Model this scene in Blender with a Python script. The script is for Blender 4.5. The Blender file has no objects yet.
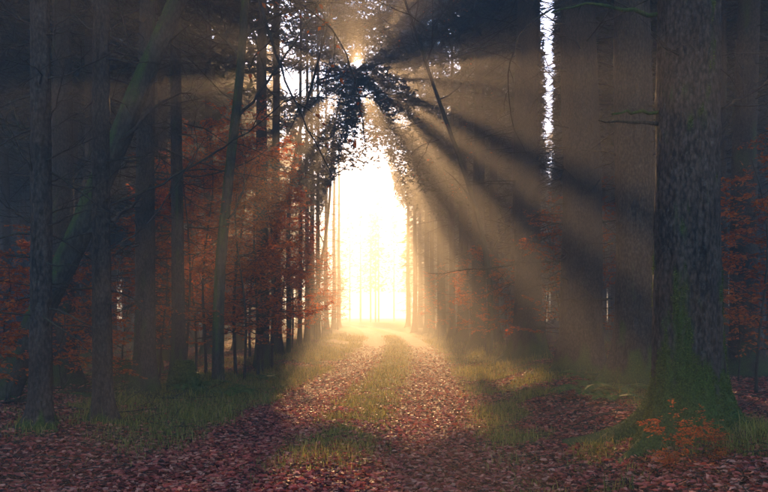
import bpy, math
import numpy as np

# ------------------------------------------------------------------ camera, sky, sun, exposure
scn = bpy.context.scene
col = scn.collection
FOC, CX, HY, CAMH = 753.0, 384.0, 315.0, 1.4          # focal length, centre and horizon in photo pixels
cam_data = bpy.data.cameras.new('camera')
cam = bpy.data.objects.new('camera', cam_data); col.objects.link(cam)
cam_data.sensor_width = 36.0
cam_data.lens = 36.0 * FOC / 768.0
cam_data.shift_y = (HY - 246.0) / 768.0
cam_data.clip_start = 0.05; cam_data.clip_end = 2000
cam.location = (0, 0, CAMH); cam.rotation_euler = (math.pi / 2, 0, 0)
scn.camera = cam

SX, SZ = (358 - CX) / FOC, (HY - 71) / FOC             # sun direction: (SX, 1, SZ)
SUN_EL = math.atan2(SZ, math.hypot(SX, 1)); SUN_AZ = math.atan2(SX, 1)
world = bpy.data.worlds.new('World'); scn.world = world; world.use_nodes = True
wt = world.node_tree; bg = wt.nodes['Background']
sky = wt.nodes.new('ShaderNodeTexSky'); sky.sky_type = 'NISHITA'; sky.sun_disc = False
sky.sun_elevation = SUN_EL; sky.sun_rotation = SUN_AZ
sky.air_density = 1.0; sky.dust_density = 0.2; sky.ozone_density = 6.0
wt.links.new(sky.outputs[0], bg.inputs[0]); bg.inputs[1].default_value = 0.13
sl = bpy.data.lights.new('sun', 'SUN'); sl.energy = 5.0; sl.angle = math.radians(0.6); sl.color = (1.0, 0.59, 0.25)
so = bpy.data.objects.new('sun', sl); col.objects.link(so)
from mathutils import Vector
so.rotation_euler = Vector((-SX, -1, -SZ)).to_track_quat('-Z', 'Y').to_euler()
so.location = (SX * 60, 60, SZ * 60 + 20)
vs = scn.view_settings
vs.view_transform = 'Standard'; vs.look = 'None'; vs.exposure = 2.4; vs.gamma = 1.0; vs.use_curve_mapping = False
cy = scn.cycles
cy.use_denoising = True; cy.max_bounces = 6; cy.diffuse_bounces = 3; cy.transmission_bounces = 3
cy.volume_bounces = 0; cy.transparent_max_bounces = 8; cy.sample_clamp_indirect = 4.0
HAZE_DENSITY, HAZE_G = 0.0100, 0.45

rng = np.random.default_rng(11)

# ------------------------------------------------------------------ numeric helpers
def _hash(i, j, k, s):
    n = (i * 374761393 + j * 668265263 + k * 2147483647 + s * 1274126177) & 0xffffffff
    n = ((n ^ (n >> 13)) * 1274126177) & 0xffffffff
    return ((n ^ (n >> 16)) & 0xffff) / 65535.0
def vnoise(x, y, z=0.0, s=0):
    x, y, z = np.broadcast_arrays(np.asarray(x, float), np.asarray(y, float), np.asarray(z, float))
    i, j, k = np.floor(x).astype(np.int64), np.floor(y).astype(np.int64), np.floor(z).astype(np.int64)
    fx, fy, fz = x - i, y - j, z - k
    fx, fy, fz = fx * fx * (3 - 2 * fx), fy * fy * (3 - 2 * fy), fz * fz * (3 - 2 * fz)
    r = 0
    for a in (0, 1):
        for b in (0, 1):
            for c in (0, 1):
                w = (fx if a else 1 - fx) * (fy if b else 1 - fy) * (fz if c else 1 - fz)
                r = r + w * _hash(i + a, j + b, k + c, s)
    return r
def fbm(x, y, z=0.0, s=0, o=3):
    r, a, t = 0, 1.0, 0
    for q in range(o):
        r = r + a * vnoise(np.asarray(x) * 2 ** q, np.asarray(y) * 2 ** q, np.asarray(z) * 2 ** q, s + q); t += a; a *= 0.5
    return r / t
def sstep(a, b, x):
    t = np.clip((np.asarray(x, float) - a) / (b - a), 0, 1); return t * t * (3 - 2 * t)
def unit(v): return v / np.maximum(np.linalg.norm(v, axis=-1, keepdims=True), 1e-9)

class MB:
    """collects vertices and faces for ONE mesh"""
    def __init__(self): self.V, self.F, self.n, self.A = [], [], 0, []
    def add(self, V, F, attr=None):
        V = np.asarray(V, np.float32).reshape(-1, 3)
        self.V.append(V); self.F.append(np.asarray(F, np.int64) + self.n); self.n += len(V)
        self.A.append(np.zeros(len(V), np.float32) if attr is None else np.asarray(attr, np.float32).ravel())
    def mesh(self, name, mat, smooth=True, attr=None):
        me = bpy.data.meshes.new(name)
        V = np.concatenate(self.V)
        me.vertices.add(len(V)); me.vertices.foreach_set('co', V.ravel())
        vi = np.concatenate([f.ravel() for f in self.F]); tot = np.concatenate([np.full(len(f), f.shape[1]) for f in self.F])
        me.loops.add(len(vi)); me.loops.foreach_set('vertex_index', vi.astype(np.int32))
        me.polygons.add(len(tot))
        me.polygons.foreach_set('loop_start', np.concatenate([[0], np.cumsum(tot)[:-1]]).astype(np.int32))
        me.polygons.foreach_set('use_smooth', np.full(len(tot), smooth))
        me.update(calc_edges=True)
        if attr:
            at = me.attributes.new(attr, 'FLOAT', 'POINT'); at.data.foreach_set('value', np.concatenate(self.A))
        if mat: me.materials.append(mat)
        return me

def link(name, me, parent=None, loc=(0, 0, 0), rz=0.0, sc=(1, 1, 1)):
    o = bpy.data.objects.new(name, me); col.objects.link(o)
    o.location = loc; o.rotation_euler = (0, 0, rz); o.scale = sc
    if parent: o.parent = parent
    return o
def link_bough(me, c): o = link('bough', me, c); o['kind'] = 'stuff'; return o
def tag(o, label, cat, group=None):
    o['label'] = label; o['category'] = cat
    if group: o['group'] = group
    return o
def structure(o): o['kind'] = 'structure'; return o
def stuff(o, label=None, cat=None):
    o['kind'] = 'stuff'
    if label: o['label'] = label
    if cat: o['category'] = cat
    return o
def thing(name, label, cat, loc, rz=0.0, group=None):
    return tag(link(name, None, None, loc, rz), label, cat, group)

def tubes(mb, P, R, S=4, attr=None):
    P = np.asarray(P, float); R = np.asarray(R, float); N, K = P.shape[:2]
    if N == 0: return
    T = unit(np.gradient(P, axis=1)); m = unit(P[:, -1] - P[:, 0])
    ref = np.where(np.abs(m[:, 2:3]) < 0.8, np.array([[0., 0, 1]]), np.array([[1., 0.13, 0]]))[:, None, :]
    A = unit(np.cross(T, ref)); B = np.cross(T, A)
    th = np.arange(S) * 2 * math.pi / S
    V = P[:, :, None] + R[:, :, None, None] * (np.cos(th)[None, None, :, None] * A[:, :, None] + np.sin(th)[None, None, :, None] * B[:, :, None])
    n, k, s = np.meshgrid(np.arange(N), np.arange(K - 1), np.arange(S), indexing='ij'); s2 = (s + 1) % S
    F = np.stack([(n * K + k) * S + s, (n * K + k) * S + s2, (n * K + k + 1) * S + s2, (n * K + k + 1) * S + s], -1).reshape(-1, 4)
    mb.add(V, F, attr)

def grow(P, R, n, t0, t1, lens, ang, K=5, trop=(0, 0, 0), wob=0.2, rr=0.55, flat=0.0, tfall=0.5):
    N, Kp = P.shape[:2]; M = N * n
    idx = np.repeat(np.arange(N), n); t = t0 + (t1 - t0) * ((np.tile(np.arange(n), N) + rng.random(M)) / n)
    f = np.clip(t * (Kp - 1), 0, Kp - 1.001); i = f.astype(int); fr = (f - i)[:, None]
    base = P[idx, i] * (1 - fr) + P[idx, i + 1] * fr
    r0 = (R[idx, i] * (1 - fr[:, 0]) + R[idx, i + 1] * fr[:, 0]) * rr
    tan = unit(P[idx, i + 1] - P[idx, i])
    rv = rng.normal(size=(M, 3)); rv[:, 2] *= (1 - flat)
    ax = unit(rv - (rv * tan).sum(1, keepdims=True) * tan)
    a = np.radians(rng.uniform(*ang, M))[:, None]
    d = np.cos(a) * tan + np.sin(a) * ax
    L = rng.uniform(*lens, M) * (1 - tfall * t)
    Q = np.zeros((M, K, 3)); Q[:, 0] = base
    for k in range(1, K):
        d = unit(d + rng.normal(size=(M, 3)) * wob + np.array(trop))
        Q[:, k] = Q[:, k - 1] + d * (L / (K - 1))[:, None]
    return Q, r0[:, None] * np.linspace(1, 0.3, K)[None]

def frames(d, n):
    d = unit(d); n = unit(n - (n * d).sum(-1, keepdims=True) * d); return d, n, np.cross(n, d)
def diamonds(mb, p, d, n, L, W, fold=0.15):
    """small leaves: two triangles folded along the midrib"""
    d, n, s = frames(d, n); L = np.asarray(L)[:, None]; W = np.asarray(W)[:, None]
    V = np.stack([p, p + d * L * .45 + s * W + n * W * fold * 2, p + d * L, p + d * L * .45 - s * W + n * W * fold * 2], 1)
    b = np.arange(len(p))[:, None] * 4
    mb.add(V, np.concatenate([b + np.array([[0, 2, 1]]), b + np.array([[0, 3, 2]])]))
def blades(mb, p, d, s, L, W):
    """thin triangles (needles)"""
    L = np.asarray(L)[:, None]; W = np.asarray(W)[:, None]
    V = np.stack([p - s * W, p + s * W, p + d * L], 1)
    mb.add(V, np.arange(len(p) * 3).reshape(-1, 3))

# ------------------------------------------------------------------ lie of the land
ROAD = np.array([(-40, -4.2), (0, -1.15), (8, -.50), (20, .28), (35, .62), (55, .25), (80, -1.3), (120, -6.5), (200, -24)])
def road_x(y): 
    y = np.asarray(y, float)
    return (np.interp(y - 3, ROAD[:, 0], ROAD[:, 1]) + np.interp(y, ROAD[:, 0], ROAD[:, 1]) + np.interp(y + 3, ROAD[:, 0], ROAD[:, 1])) / 3
def road_half(y): return 1.62 + 0.22 * (vnoise(np.asarray(y) * .5, 3.1) - .5)
def base_h(x, y):
    d = x - road_x(y); ad = np.abs(d)
    bank = np.where(d > 0, 0.30, 0.16) * sstep(1.7, 3.6, ad)
    h = bank + 0.22 * (fbm(x * .35, y * .35, s=5) - .5) * sstep(1.5, 3.5, ad) + 0.09 * (fbm(x * 1.6, y * 1.6, s=9) - .5) * sstep(1.4, 2.2, ad)
    return h * (1 - 0.7 * sstep(90, 140, y))
def road_h(x, y):
    d = x - road_x(y)
    rut = -0.07 * np.exp(-((np.abs(d) - .98) / .33) ** 2) + 0.05 * np.exp(-(d / .42) ** 2)
    return rut + 0.035 * (fbm(x * 2.1, y * 1.2, s=21) - .5) + 0.02
def ground_h(x, y):
    x = np.asarray(x, float); y = np.asarray(y, float)
    d = np.abs(x - road_x(y)); m = sstep(road_half(y) - .25, road_half(y) + .1, d)
    return road_h(x, y) * (1 - m) + base_h(x, y) * m
def pix(px, py, Y): return np.array([(px - CX) / FOC * Y, Y, CAMH + (HY - py) / FOC * Y])
def trace(pts, Y0, Y1=None, n=14):
    """a limb drawn through photo pixels at the distance of the tree it grows from"""
    pts = np.array(pts, float); Y1 = Y0 if Y1 is None else Y1
    s = np.concatenate([[0], np.cumsum(np.hypot(*np.diff(pts, axis=0).T))]); s /= s[-1]
    t = np.linspace(0, 1, n)
    x, y = np.interp(t, s, pts[:, 0]), np.interp(t, s, pts[:, 1])
    for _ in range(2):
        x[1:-1] = (x[:-2] + 2 * x[1:-1] + x[2:]) / 4; y[1:-1] = (y[:-2] + 2 * y[1:-1] + y[2:]) / 4
    return np.stack([pix(a, b, Y0 + (Y1 - Y0) * c) for a, b, c in zip(x, y, t)])

# ------------------------------------------------------------------ materials
def new_mat(name):
    m = bpy.data.materials.new(name); m.use_nodes = True; nt = m.node_tree
    return m, nt, nt.nodes['Principled BSDF'], nt.nodes['Material Output']
def N(nt, t, **kw):
    n = nt.nodes.new('ShaderNode' + t)
    for k, v in kw.items():
        if k.startswith('i_'): n.inputs[k[2:].replace('_', ' ')].default_value = v
        else: setattr(n, k, v)
    return n
def ramp(nt, fac, stops, interp='LINEAR'):
    r = nt.nodes.new('ShaderNodeValToRGB'); r.color_ramp.interpolation = interp
    e = r.color_ramp.elements
    while len(e) < len(stops): e.new(0.5)
    for q, (p, c) in zip(e, stops): q.position = p; q.color = (*c, 1) if len(c) == 3 else c
    nt.links.new(fac, r.inputs[0]); return r
def mixc(nt, fac, a, b, mode='MIX'):
    m = nt.nodes.new('ShaderNodeMix'); m.data_type = 'RGBA'; m.blend_type = mode
    for s, v in ((m.inputs[0], fac), (m.inputs[6], a), (m.inputs[7], b)):
        if hasattr(v, 'links'): nt.links.new(v, s)
        else: s.default_value = v if not isinstance(v, tuple) else (*v, 1)
    return m.outputs[2]
def math_n(nt, op, a, b=None, clamp=False):
    m = nt.nodes.new('ShaderNodeMath'); m.operation = op; m.use_clamp = clamp
    for s, v in zip(m.inputs, (a, b)):
        if v is None: continue
        if hasattr(v, 'links'): nt.links.new(v, s)
        else: s.default_value = v
    return m.outputs[0]

def bark_mat(name, dark, light, moss_top=0.0, lichen=0.0, sc=1.0):
    m, nt, b, out = new_mat(name)
    tc = N(nt, 'TexCoord'); mp = N(nt, 'Mapping'); nt.links.new(tc.outputs['Object'], mp.inputs[0])
    mp.inputs['Scale'].default_value = (1, 1, 0.45)
    n1 = N(nt, 'TexNoise', i_Scale=34 * sc, i_Detail=6.0, i_Roughness=.65); nt.links.new(mp.outputs[0], n1.inputs[0])
    vo = N(nt, 'TexVoronoi', feature='F1', i_Scale=42 * sc); nt.links.new(mp.outputs[0], vo.inputs[0])
    n2 = N(nt, 'TexNoise', i_Scale=2.2, i_Detail=4.0); nt.links.new(tc.outputs['Object'], n2.inputs[0])
    h = math_n(nt, 'SUBTRACT', n1.outputs[0], math_n(nt, 'MULTIPLY', vo.outputs['Distance'], .45))
    c = ramp(nt, h, [(.12, dark), (.48, tuple((a + d) / 2 for a, d in zip(dark, light))), (.72, light)]).outputs[0]
    tone = ramp(nt, n2.outputs[0], [(.3, (.62, .60, .58)), (.7, (1.25, 1.2, 1.15))]).outputs[0]
    c = mixc(nt, 1.0, c, tone, 'MULTIPLY')
    if lichen:
        n3 = N(nt, 'TexNoise', i_Scale=30.0, i_Detail=8.0, i_Roughness=.7); nt.links.new(tc.outputs['Object'], n3.inputs[0])
        c = mixc(nt, math_n(nt, 'MULTIPLY', ramp(nt, n3.outputs[0], [(.56, (0, 0, 0)), (.66, (1, 1, 1))]).outputs[0], lichen), c, (.19, .20, .15))
    mossn = N(nt, 'TexNoise', i_Scale=60.0, i_Detail=4.0); nt.links.new(tc.outputs['Object'], mossn.inputs[0])
    mosc = ramp(nt, mossn.outputs[0], [(.25, (.012, .022, .004)), (.55, (.042, .066, .010)), (.8, (.11, .13, .020))]).outputs[0]
    at = N(nt, 'Attribute', attribute_name='moss')
    fac = at.outputs['Fac']
    if moss_top:
        ge = N(nt, 'NewGeometry'); sx = N(nt, 'SeparateXYZ'); nt.links.new(ge.outputs['Normal'], sx.inputs[0])
        n4 = N(nt, 'TexNoise', i_Scale=3.0, i_Detail=4.0); nt.links.new(tc.outputs['Object'], n4.inputs[0])
        top = math_n(nt, 'MULTIPLY', math_n(nt, 'MULTIPLY_ADD', sx.outputs[2], 2.0), ramp(nt, n4.outputs[0], [(.4, (0, 0, 0)), (.6, (1, 1, 1))]).outputs[0], True)
        fac = math_n(nt, 'ADD', fac, math_n(nt, 'MULTIPLY', top, moss_top), True)
    c = mixc(nt, fac, c, mosc)
    nt.links.new(c, b.inputs['Base Color']); b.inputs['Roughness'].default_value = .92; b.inputs['Specular IOR Level'].default_value = .2
    bu = N(nt, 'Bump', i_Strength=.9, i_Distance=.012); nt.links.new(h, bu.inputs['Height']); nt.links.new(bu.outputs[0], b.inputs['Normal'])
    return m

def leaf_mat(name, stops, trans=0.45, tscale=1.0, rough=.6):
    m, nt, b, out = new_mat(name)
    ge = N(nt, 'NewGeometry')
    c = ramp(nt, ge.outputs['Random Per Island'], stops).outputs[0]
    nt.links.new(c, b.inputs['Base Color']); b.inputs['Roughness'].default_value = rough; b.inputs['Specular IOR Level'].default_value = .25
    tr = N(nt, 'BsdfTranslucent'); nt.links.new(mixc(nt, 1.0, c, (tscale, tscale, tscale), 'MULTIPLY'), tr.inputs[0])
    mx = N(nt, 'MixShader'); mx.inputs[0].default_value = trans
    nt.links.new(b.outputs[0], mx.inputs[1]); nt.links.new(tr.outputs[0], mx.inputs[2]); nt.links.new(mx.outputs[0], out.inputs[0])
    return m

M_SPRUCE = bark_mat('spruce_bark', (.008, .0055, .0045), (.135, .092, .068), lichen=.22)
M_BEECH = bark_mat('mossy_bark', (.020, .016, .012), (.115, .095, .075), moss_top=.7, sc=.7)
M_TWIG = bark_mat('twig_bark', (.018, .012, .010), (.10, .075, .06), moss_top=.25)
M_NEEDLE = leaf_mat('spruce_needles', [(0, (.012, .022, .008)), (.5, (.028, .045, .014)), (1, (.060, .075, .024))], .25)
M_RUST = leaf_mat('rust_beech_leaves', [(0, (.28, .045, .010)), (.4, (.52, .10, .016)), (.75, (.64, .17, .025)), (1, (.40, .07, .02))], .55, 1.2)
M_LITTER = leaf_mat('fallen_leaves', [(0, (.035, .012, .008)), (.25, (.15, .026, .016)), (.45, (.38, .064, .040)), (.68, (.52, .11, .068)), (.88, (.66, .26, .15)), (1, (.34, .12, .065))], .25)
M_LEAF = [leaf_mat('fallen_leaf_%s' % nm, [(0, c), (1, c)], .25) for nm, c in (('red', (.36, .075, .045)), ('rust', (.44, .13, .07)), ('brown', (.20, .06, .035)), ('tan', (.50, .22, .13)))]
M_GRASS = leaf_mat('grass_blades', [(0, (.05, .062, .012)), (.35, (.16, .155, .020)), (.65, (.32, .26, .04)), (.85, (.42, .31, .07)), (1, (.30, .16, .07))], .45)
M_FERN = leaf_mat('fern_leaves', [(0, (.03, .075, .012)), (.5, (.07, .14, .02)), (.85, (.14, .20, .03)), (1, (.25, .20, .05))], .45)
M_MOSS = leaf_mat('moss_tufts', [(0, (.018, .030, .005)), (.5, (.052, .078, .011)), (1, (.14, .155, .026))], .3, rough=.9)

def ground_mat(name, road):
    m, nt, b, out = new_mat(name)
    tc = N(nt, 'TexCoord'); P = tc.outputs['Object']
    vo = N(nt, 'TexVoronoi', feature='F1', i_Scale=17.0, i_Randomness=1.0); nt.links.new(P, vo.inputs[0])
    sp = N(nt, 'SeparateColor'); nt.links.new(vo.outputs['Color'], sp.inputs[0])
    leafc = ramp(nt, sp.outputs[0], [(0, (.03, .012, .008)), (.3, (.10, .030, .018)), (.6, (.20, .055, .032)), (.85, (.28, .10, .055)), (1, (.15, .08, .045))]).outputs[0]
    n1 = N(nt, 'TexNoise', i_Scale=5.0, i_Detail=8.0, i_Roughness=.65); nt.links.new(P, n1.inputs[0])
    soil = ramp(nt, n1.outputs[0], [(.3, (.028, .018, .012)), (.7, (.09, .058, .038))]).outputs[0]
    n2 = N(nt, 'TexNoise', i_Scale=1.4, i_Detail=5.0); nt.links.new(P, n2.inputs[0])
    c = mixc(nt, ramp(nt, n2.outputs[0], [(.36, (.2, .2, .2)), (.55, (.9, .9, .9))]).outputs[0], soil, leafc)
    n3 = N(nt, 'TexNoise', i_Scale=26.0, i_Detail=5.0, i_Roughness=.7); nt.links.new(P, n3.inputs[0])
    gr = ramp(nt, n3.outputs[0], [(.25, (.03, .05, .010)), (.55, (.10, .13, .022)), (.8, (.24, .22, .05))]).outputs[0]
    at = N(nt, 'Attribute', attribute_name='grassy')
    gf = math_n(nt, 'MULTIPLY_ADD', n3.outputs[0], 1.6); nt.nodes[-1].inputs[2].default_value = -.8
    gm = math_n(nt, 'MULTIPLY', math_n(nt, 'ADD', at.outputs['Fac'], math_n(nt, 'MULTIPLY', gf, at.outputs['Fac'])), 1.0, True)
    c = mixc(nt, gm, c, gr)
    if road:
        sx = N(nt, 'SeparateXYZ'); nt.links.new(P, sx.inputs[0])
        pale = ramp(nt, n3.outputs[0], [(.3, (.20, .16, .12)), (.7, (.42, .36, .28))]).outputs[0]
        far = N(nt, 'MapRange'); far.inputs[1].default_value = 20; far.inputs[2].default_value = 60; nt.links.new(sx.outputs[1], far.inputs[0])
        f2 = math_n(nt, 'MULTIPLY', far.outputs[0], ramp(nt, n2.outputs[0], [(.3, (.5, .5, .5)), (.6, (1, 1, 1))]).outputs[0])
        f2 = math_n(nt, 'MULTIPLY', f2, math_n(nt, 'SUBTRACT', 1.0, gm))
        c = mixc(nt, f2, c, pale)  # track colour turns paler with distance, except where grassy
    nt.links.new(c, b.inputs['Base Color']); b.inputs['Roughness'].default_value = .9; b.inputs['Specular IOR Level'].default_value = .2
    bu = N(nt, 'Bump', i_Strength=.8, i_Distance=.03)
    nt.links.new(math_n(nt, 'ADD', n1.outputs[0], math_n(nt, 'MULTIPLY', vo.outputs['Distance'], -.8)), bu.inputs['Height']); nt.links.new(bu.outputs[0], b.inputs['Normal'])
    return m
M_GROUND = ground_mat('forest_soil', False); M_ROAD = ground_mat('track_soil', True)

# ------------------------------------------------------------------ ground and track
def grass_mask(x, y):
    d = x - road_x(y); ad = np.abs(d)
    n = fbm(x * .9, y * .6, s=31); n2 = fbm(x * 2.3, y * 2.0, s=37)
    strip = np.exp(-((d - .02) / .48) ** 4) * sstep(5.6, 8.5, y) * sstep(.38, .54, n2 + .05 + .16 * sstep(7, 20, y))
    verge = sstep(1.35, 1.9, ad + .5 * (n2 - .5)) * (1 - sstep(3.0, 4.6, ad)) * sstep(.38, .56, n + .04 * np.sign(d) + .12 * sstep(9, 22, y)) * sstep(6.5, 10.5, y + np.where(d > 0, 3.0, 0))
    deep = sstep(3.2, 4.5, ad) * .35 * sstep(.5, .66, n)
    field = sstep(74, 84, y) * sstep(1.5, 2.4, ad)
    return np.clip(strip + verge + deep + field, 0, 1)
def sheet(name, xs, ys, hf, mat, keep=None):
    X, Y = np.meshgrid(xs, ys); Z = hf(X, Y); nx, ny = len(xs), len(ys)
    i, j = np.meshgrid(np.arange(nx - 1), np.arange(ny - 1)); q = (j * nx + i).ravel()
    mb = MB(); mb.add(np.stack([X, Y, Z], -1), np.stack([q, q + 1, q + nx + 1, q + nx], 1), grass_mask(X, Y))
    return structure(link(name, mb.mesh(name, mat, attr='grassy')))
def spaced(lo, hi, segs): 
    return np.unique(np.concatenate([np.linspace(a, b, n) for a, b, n in segs] + [[lo, hi]]))
gx = spaced(-190, 190, [(-190, -40, 16), (-40, -12, 40), (-12, 12, 150), (12, 40, 40), (40, 190, 16)])
gy = spaced(-30, 290, [(-30, 3, 24), (3, 26, 190), (26, 60, 110), (60, 130, 60), (130, 290, 20)])
def floor_h(x, y):
    d = np.abs(x - road_x(y)); m = sstep(road_half(y) - .25, road_half(y) + .1, d)
    return ground_h(x, y) - 0.10 * (1 - sstep(road_half(y) - .2, road_half(y) + .02, d))
sheet('forest_floor', gx, gy, floor_h, M_GROUND)
# the track follows its own curve
ry = spaced(-29.5, 200, [(-29.5, 3, 24), (3, 26, 300), (26, 60, 160), (60, 130, 100), (130, 200, 20)])
rt = np.linspace(-1, 1, 49)
RT, RY = np.meshgrid(rt, ry); RX = road_x(RY) + RT * (road_half(RY) + .06)
RZ = ground_h(RX, RY) + 0.004 - 0.03 * sstep(.93, 1.0, np.abs(RT))
i, j = np.meshgrid(np.arange(48), np.arange(len(ry) - 1)); q = (j * 49 + i).ravel()
mb = MB(); mb.add(np.stack([RX, RY, RZ], -1), np.stack([q, q + 1, q + 50, q + 49], 1), grass_mask(RX, RY))
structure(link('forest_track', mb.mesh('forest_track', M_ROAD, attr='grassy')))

# ------------------------------------------------------------------ gaps in the canopy where the sun breaks through
# (u, w, radius): u across, w up, measured square to the sunlight; sun beams fall through these gaps
def pol(a, p, r, r2=None): a = math.radians(a); return (p * math.cos(a), CAMH - p * math.sin(a), r, r2 or r)
GAPS = [(-.05, CAMH + .55, .36, .36), (0.3, -12.8, 3.4, 8.2), (0.3, -5.0, 1.9, 2.3), (-1.6, -5.4, .8, .9), (-3.1, -6.4, .6, .9), (2.9, -5.6, .8, .8), (3.9, -7.2, .6, .9),
        pol(17, 3.1, .45), pol(50, 3.1, .48), pol(49, 5.0, .50), pol(33, 3.9, .30), pol(-55, 2.6, .25), pol(3, 2.6, .24), pol(72, 4.8, .35), pol(62, 6.6, .55), pol(41, 6.6, .4), pol(25, 5.2, .3),
        pol(131, 2.15, .40), pol(112, 3.9, .38), pol(152, 2.0, .20), pol(174, 2.2, .20), pol(132, 4.95, .48), (-3.4, -4.2, .55, 2.6), pol(128, 7.4, .70), pol(131, 8.8, .9), pol(140, 6.0, .55),
        pol(98, 3.4, .3), pol(84, 2.6, .25), pol(-120, 1.7, .22)]
def in_gap(p, pad=0.0):
    u = p[..., 0] - SX * p[..., 1]; w = p[..., 2] - SZ * p[..., 1]
    r = np.zeros(u.shape, bool)
    for a, b, ra, rb in GAPS: r |= ((u - a) / (ra + pad)) ** 2 + ((w - b) / (rb + pad)) ** 2 < 1
    # many small chinks between the twigs round the sun
    q = np.hypot(u, w - CAMH); r |= (q > .6) & (q < 4.2) & (u > -2.6) & (w < CAMH + .5) & (fbm(u * 1.9 + 50, w * 1.9 + 50, s=3, o=2) > .545 + .03 * q + .05 * (q < 1.5) + .03 * (w > .5) + .05 * (w > .5) * (q < 2.3) - pad)
    # a narrow ride leading off between the thick spruces
    r |= (p[..., 1] > 20.5) & (p[..., 1] < 84) & (np.abs(p[..., 0] - .219 * p[..., 1]) < (.26 + .0065 * p[..., 1]) * rng.uniform(.3, 1.25, u.shape))
    # the open way above the track itself
    zc = 3.2 + .205 * p[..., 1]; r |= (np.abs(p[..., 0] - road_x(p[..., 1]) + .4) / 3.2) ** 2 + (np.maximum(p[..., 2], 0) / zc) ** 2 < rng.uniform(.55, 1.25, u.shape)
    return r

# ------------------------------------------------------------------ tree builders
def rough_trunk(mb, r0, H, S, zs, flare=.8, fl_h=.35, lobes=5, amp=.05, path=None, mossf=None, seed=0, top=.22):
    """one trunk: tapered, root-flared, with scaly bark pushed out of the surface; mossf(z, theta, noise) gives moss cover"""
    zs = np.asarray(zs, float); th = np.arange(S) * 2 * math.pi / S
    TH, Z = np.meshgrid(th, zs)
    ph = rng.random(lobes) * 6.28
    lob = np.maximum(0, np.cos(TH * lobes / 2 + ph[0]) ** 2 * .7 + .5 * np.cos(TH * 2 + ph[1]) + .4 * np.cos(TH * 3 + ph[2]))
    rad = r0 * ((1 - (1 - top) * Z / H) + flare * np.minimum(np.exp(-Z / fl_h), 2.6) * (.45 + .9 * lob) * np.where(Z < 0, 1, 1))
    cx, sxn = np.cos(TH), np.sin(TH); k = 1.0 / max(r0, .08)
    nz = fbm(cx * 5 + 20, sxn * 5 + 20, Z * 3.2 * .6 * k * .25 + 5, s=seed, o=2)
    fl = np.abs(fbm(cx * 9 * r0 / .2 + 40, sxn * 9 * r0 / .2 + 40, Z * 9, s=seed + 7, o=3) - .5)
    rad = rad * (1 + amp * 2.2 * (nz - .5)) + 2.4 * amp * np.minimum(r0, .3) * (.14 - fl)
    m = np.zeros_like(Z) if mossf is None else mossf(Z, TH, fbm(cx * 2.2 + 9, sxn * 2.2 + 9, Z * 2.2, s=seed + 3, o=4))
    if path is None: C = np.stack([.10 * r0 * np.sin(zs * .7 + ph[0]), .10 * r0 * np.cos(zs * .6 + ph[1]), zs], -1)
    else:
        t = zs / H * (len(path) - 1); i = np.clip(t.astype(int), 0, len(path) - 2); f = (t - i)[:, None]
        C = path[i] * (1 - f) + path[i + 1] * f
    if path is None: A = np.tile([1., 0, 0], (len(zs), 1)); B = np.tile([0., 1, 0], (len(zs), 1))
    else: T = unit(np.gradient(C, axis=0)); A = unit(np.cross(np.array([0., 1, 0]), T)); B = np.cross(T, A)
    V = C[:, None] + rad[..., None] * (cx[..., None] * A[:, None] + sxn[..., None] * B[:, None])
    n, s = np.meshgrid(np.arange(len(zs) - 1), np.arange(S), indexing='ij'); s2 = (s + 1) % S
    mb.add(V, np.stack([n * S + s, n * S + s2, (n + 1) * S + s2, (n + 1) * S + s], -1).reshape(-1, 4), m)
    return V, m

def dead_branches(mb, r0, H, z0, z1, n, lens, sub=5, droop=-.02, S=4, top=.22, az=None):
    z = rng.uniform(z0, z1, n); az = rng.uniform(0, 6.283, n) if az is None else az + rng.normal(0, .5, n); el = rng.normal(-.05, .22, n)
    L = rng.uniform(*lens, n) * rng.uniform(.45, 1, n)
    d = np.stack([np.cos(az) * np.cos(el), np.sin(az) * np.cos(el), np.sin(el)], 1)
    K = 7; P = np.zeros((n, K, 3)); P[:, 0] = np.stack([0 * z, 0 * z, z], 1) + d * (r0 * (1 - (1 - top) * z / H) * .8)[:, None]
    for k in range(1, K):
        d = unit(d + rng.normal(size=(n, 3)) * .13 + np.array([0, 0, droop + .03 * (k > 4)])); P[:, k] = P[:, k - 1] + d * (L / (K - 1))[:, None]
    R = (.006 + .007 * L)[:, None] * np.linspace(1, .22, K)[None]
    tubes(mb, P, R, S)
    if sub:
        Q, RQ = grow(P, R, sub, .2, .98, (.25, .75), (30, 70), 5, (0, 0, -.03), .16, .6, flat=.5)
        tubes(mb, Q, np.maximum(RQ, .0022), 3)
        Q2, RQ2 = grow(Q, RQ, 2, .2, .95, (.1, .3), (25, 60), 3, (0, 0, 0), .15, .7)
        tubes(mb, Q2, np.maximum(RQ2, .0018), 3)

def dead_limbs(t, r0, H, z0, z1, n, lens, sub=5, az=None):
    for q in range(n):
        mb = MB(); dead_branches(mb, r0, H, z0, z1, 1, lens, sub, az=az); link('branch', mb.mesh('branch', M_TWIG, attr='moss'), t)

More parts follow.
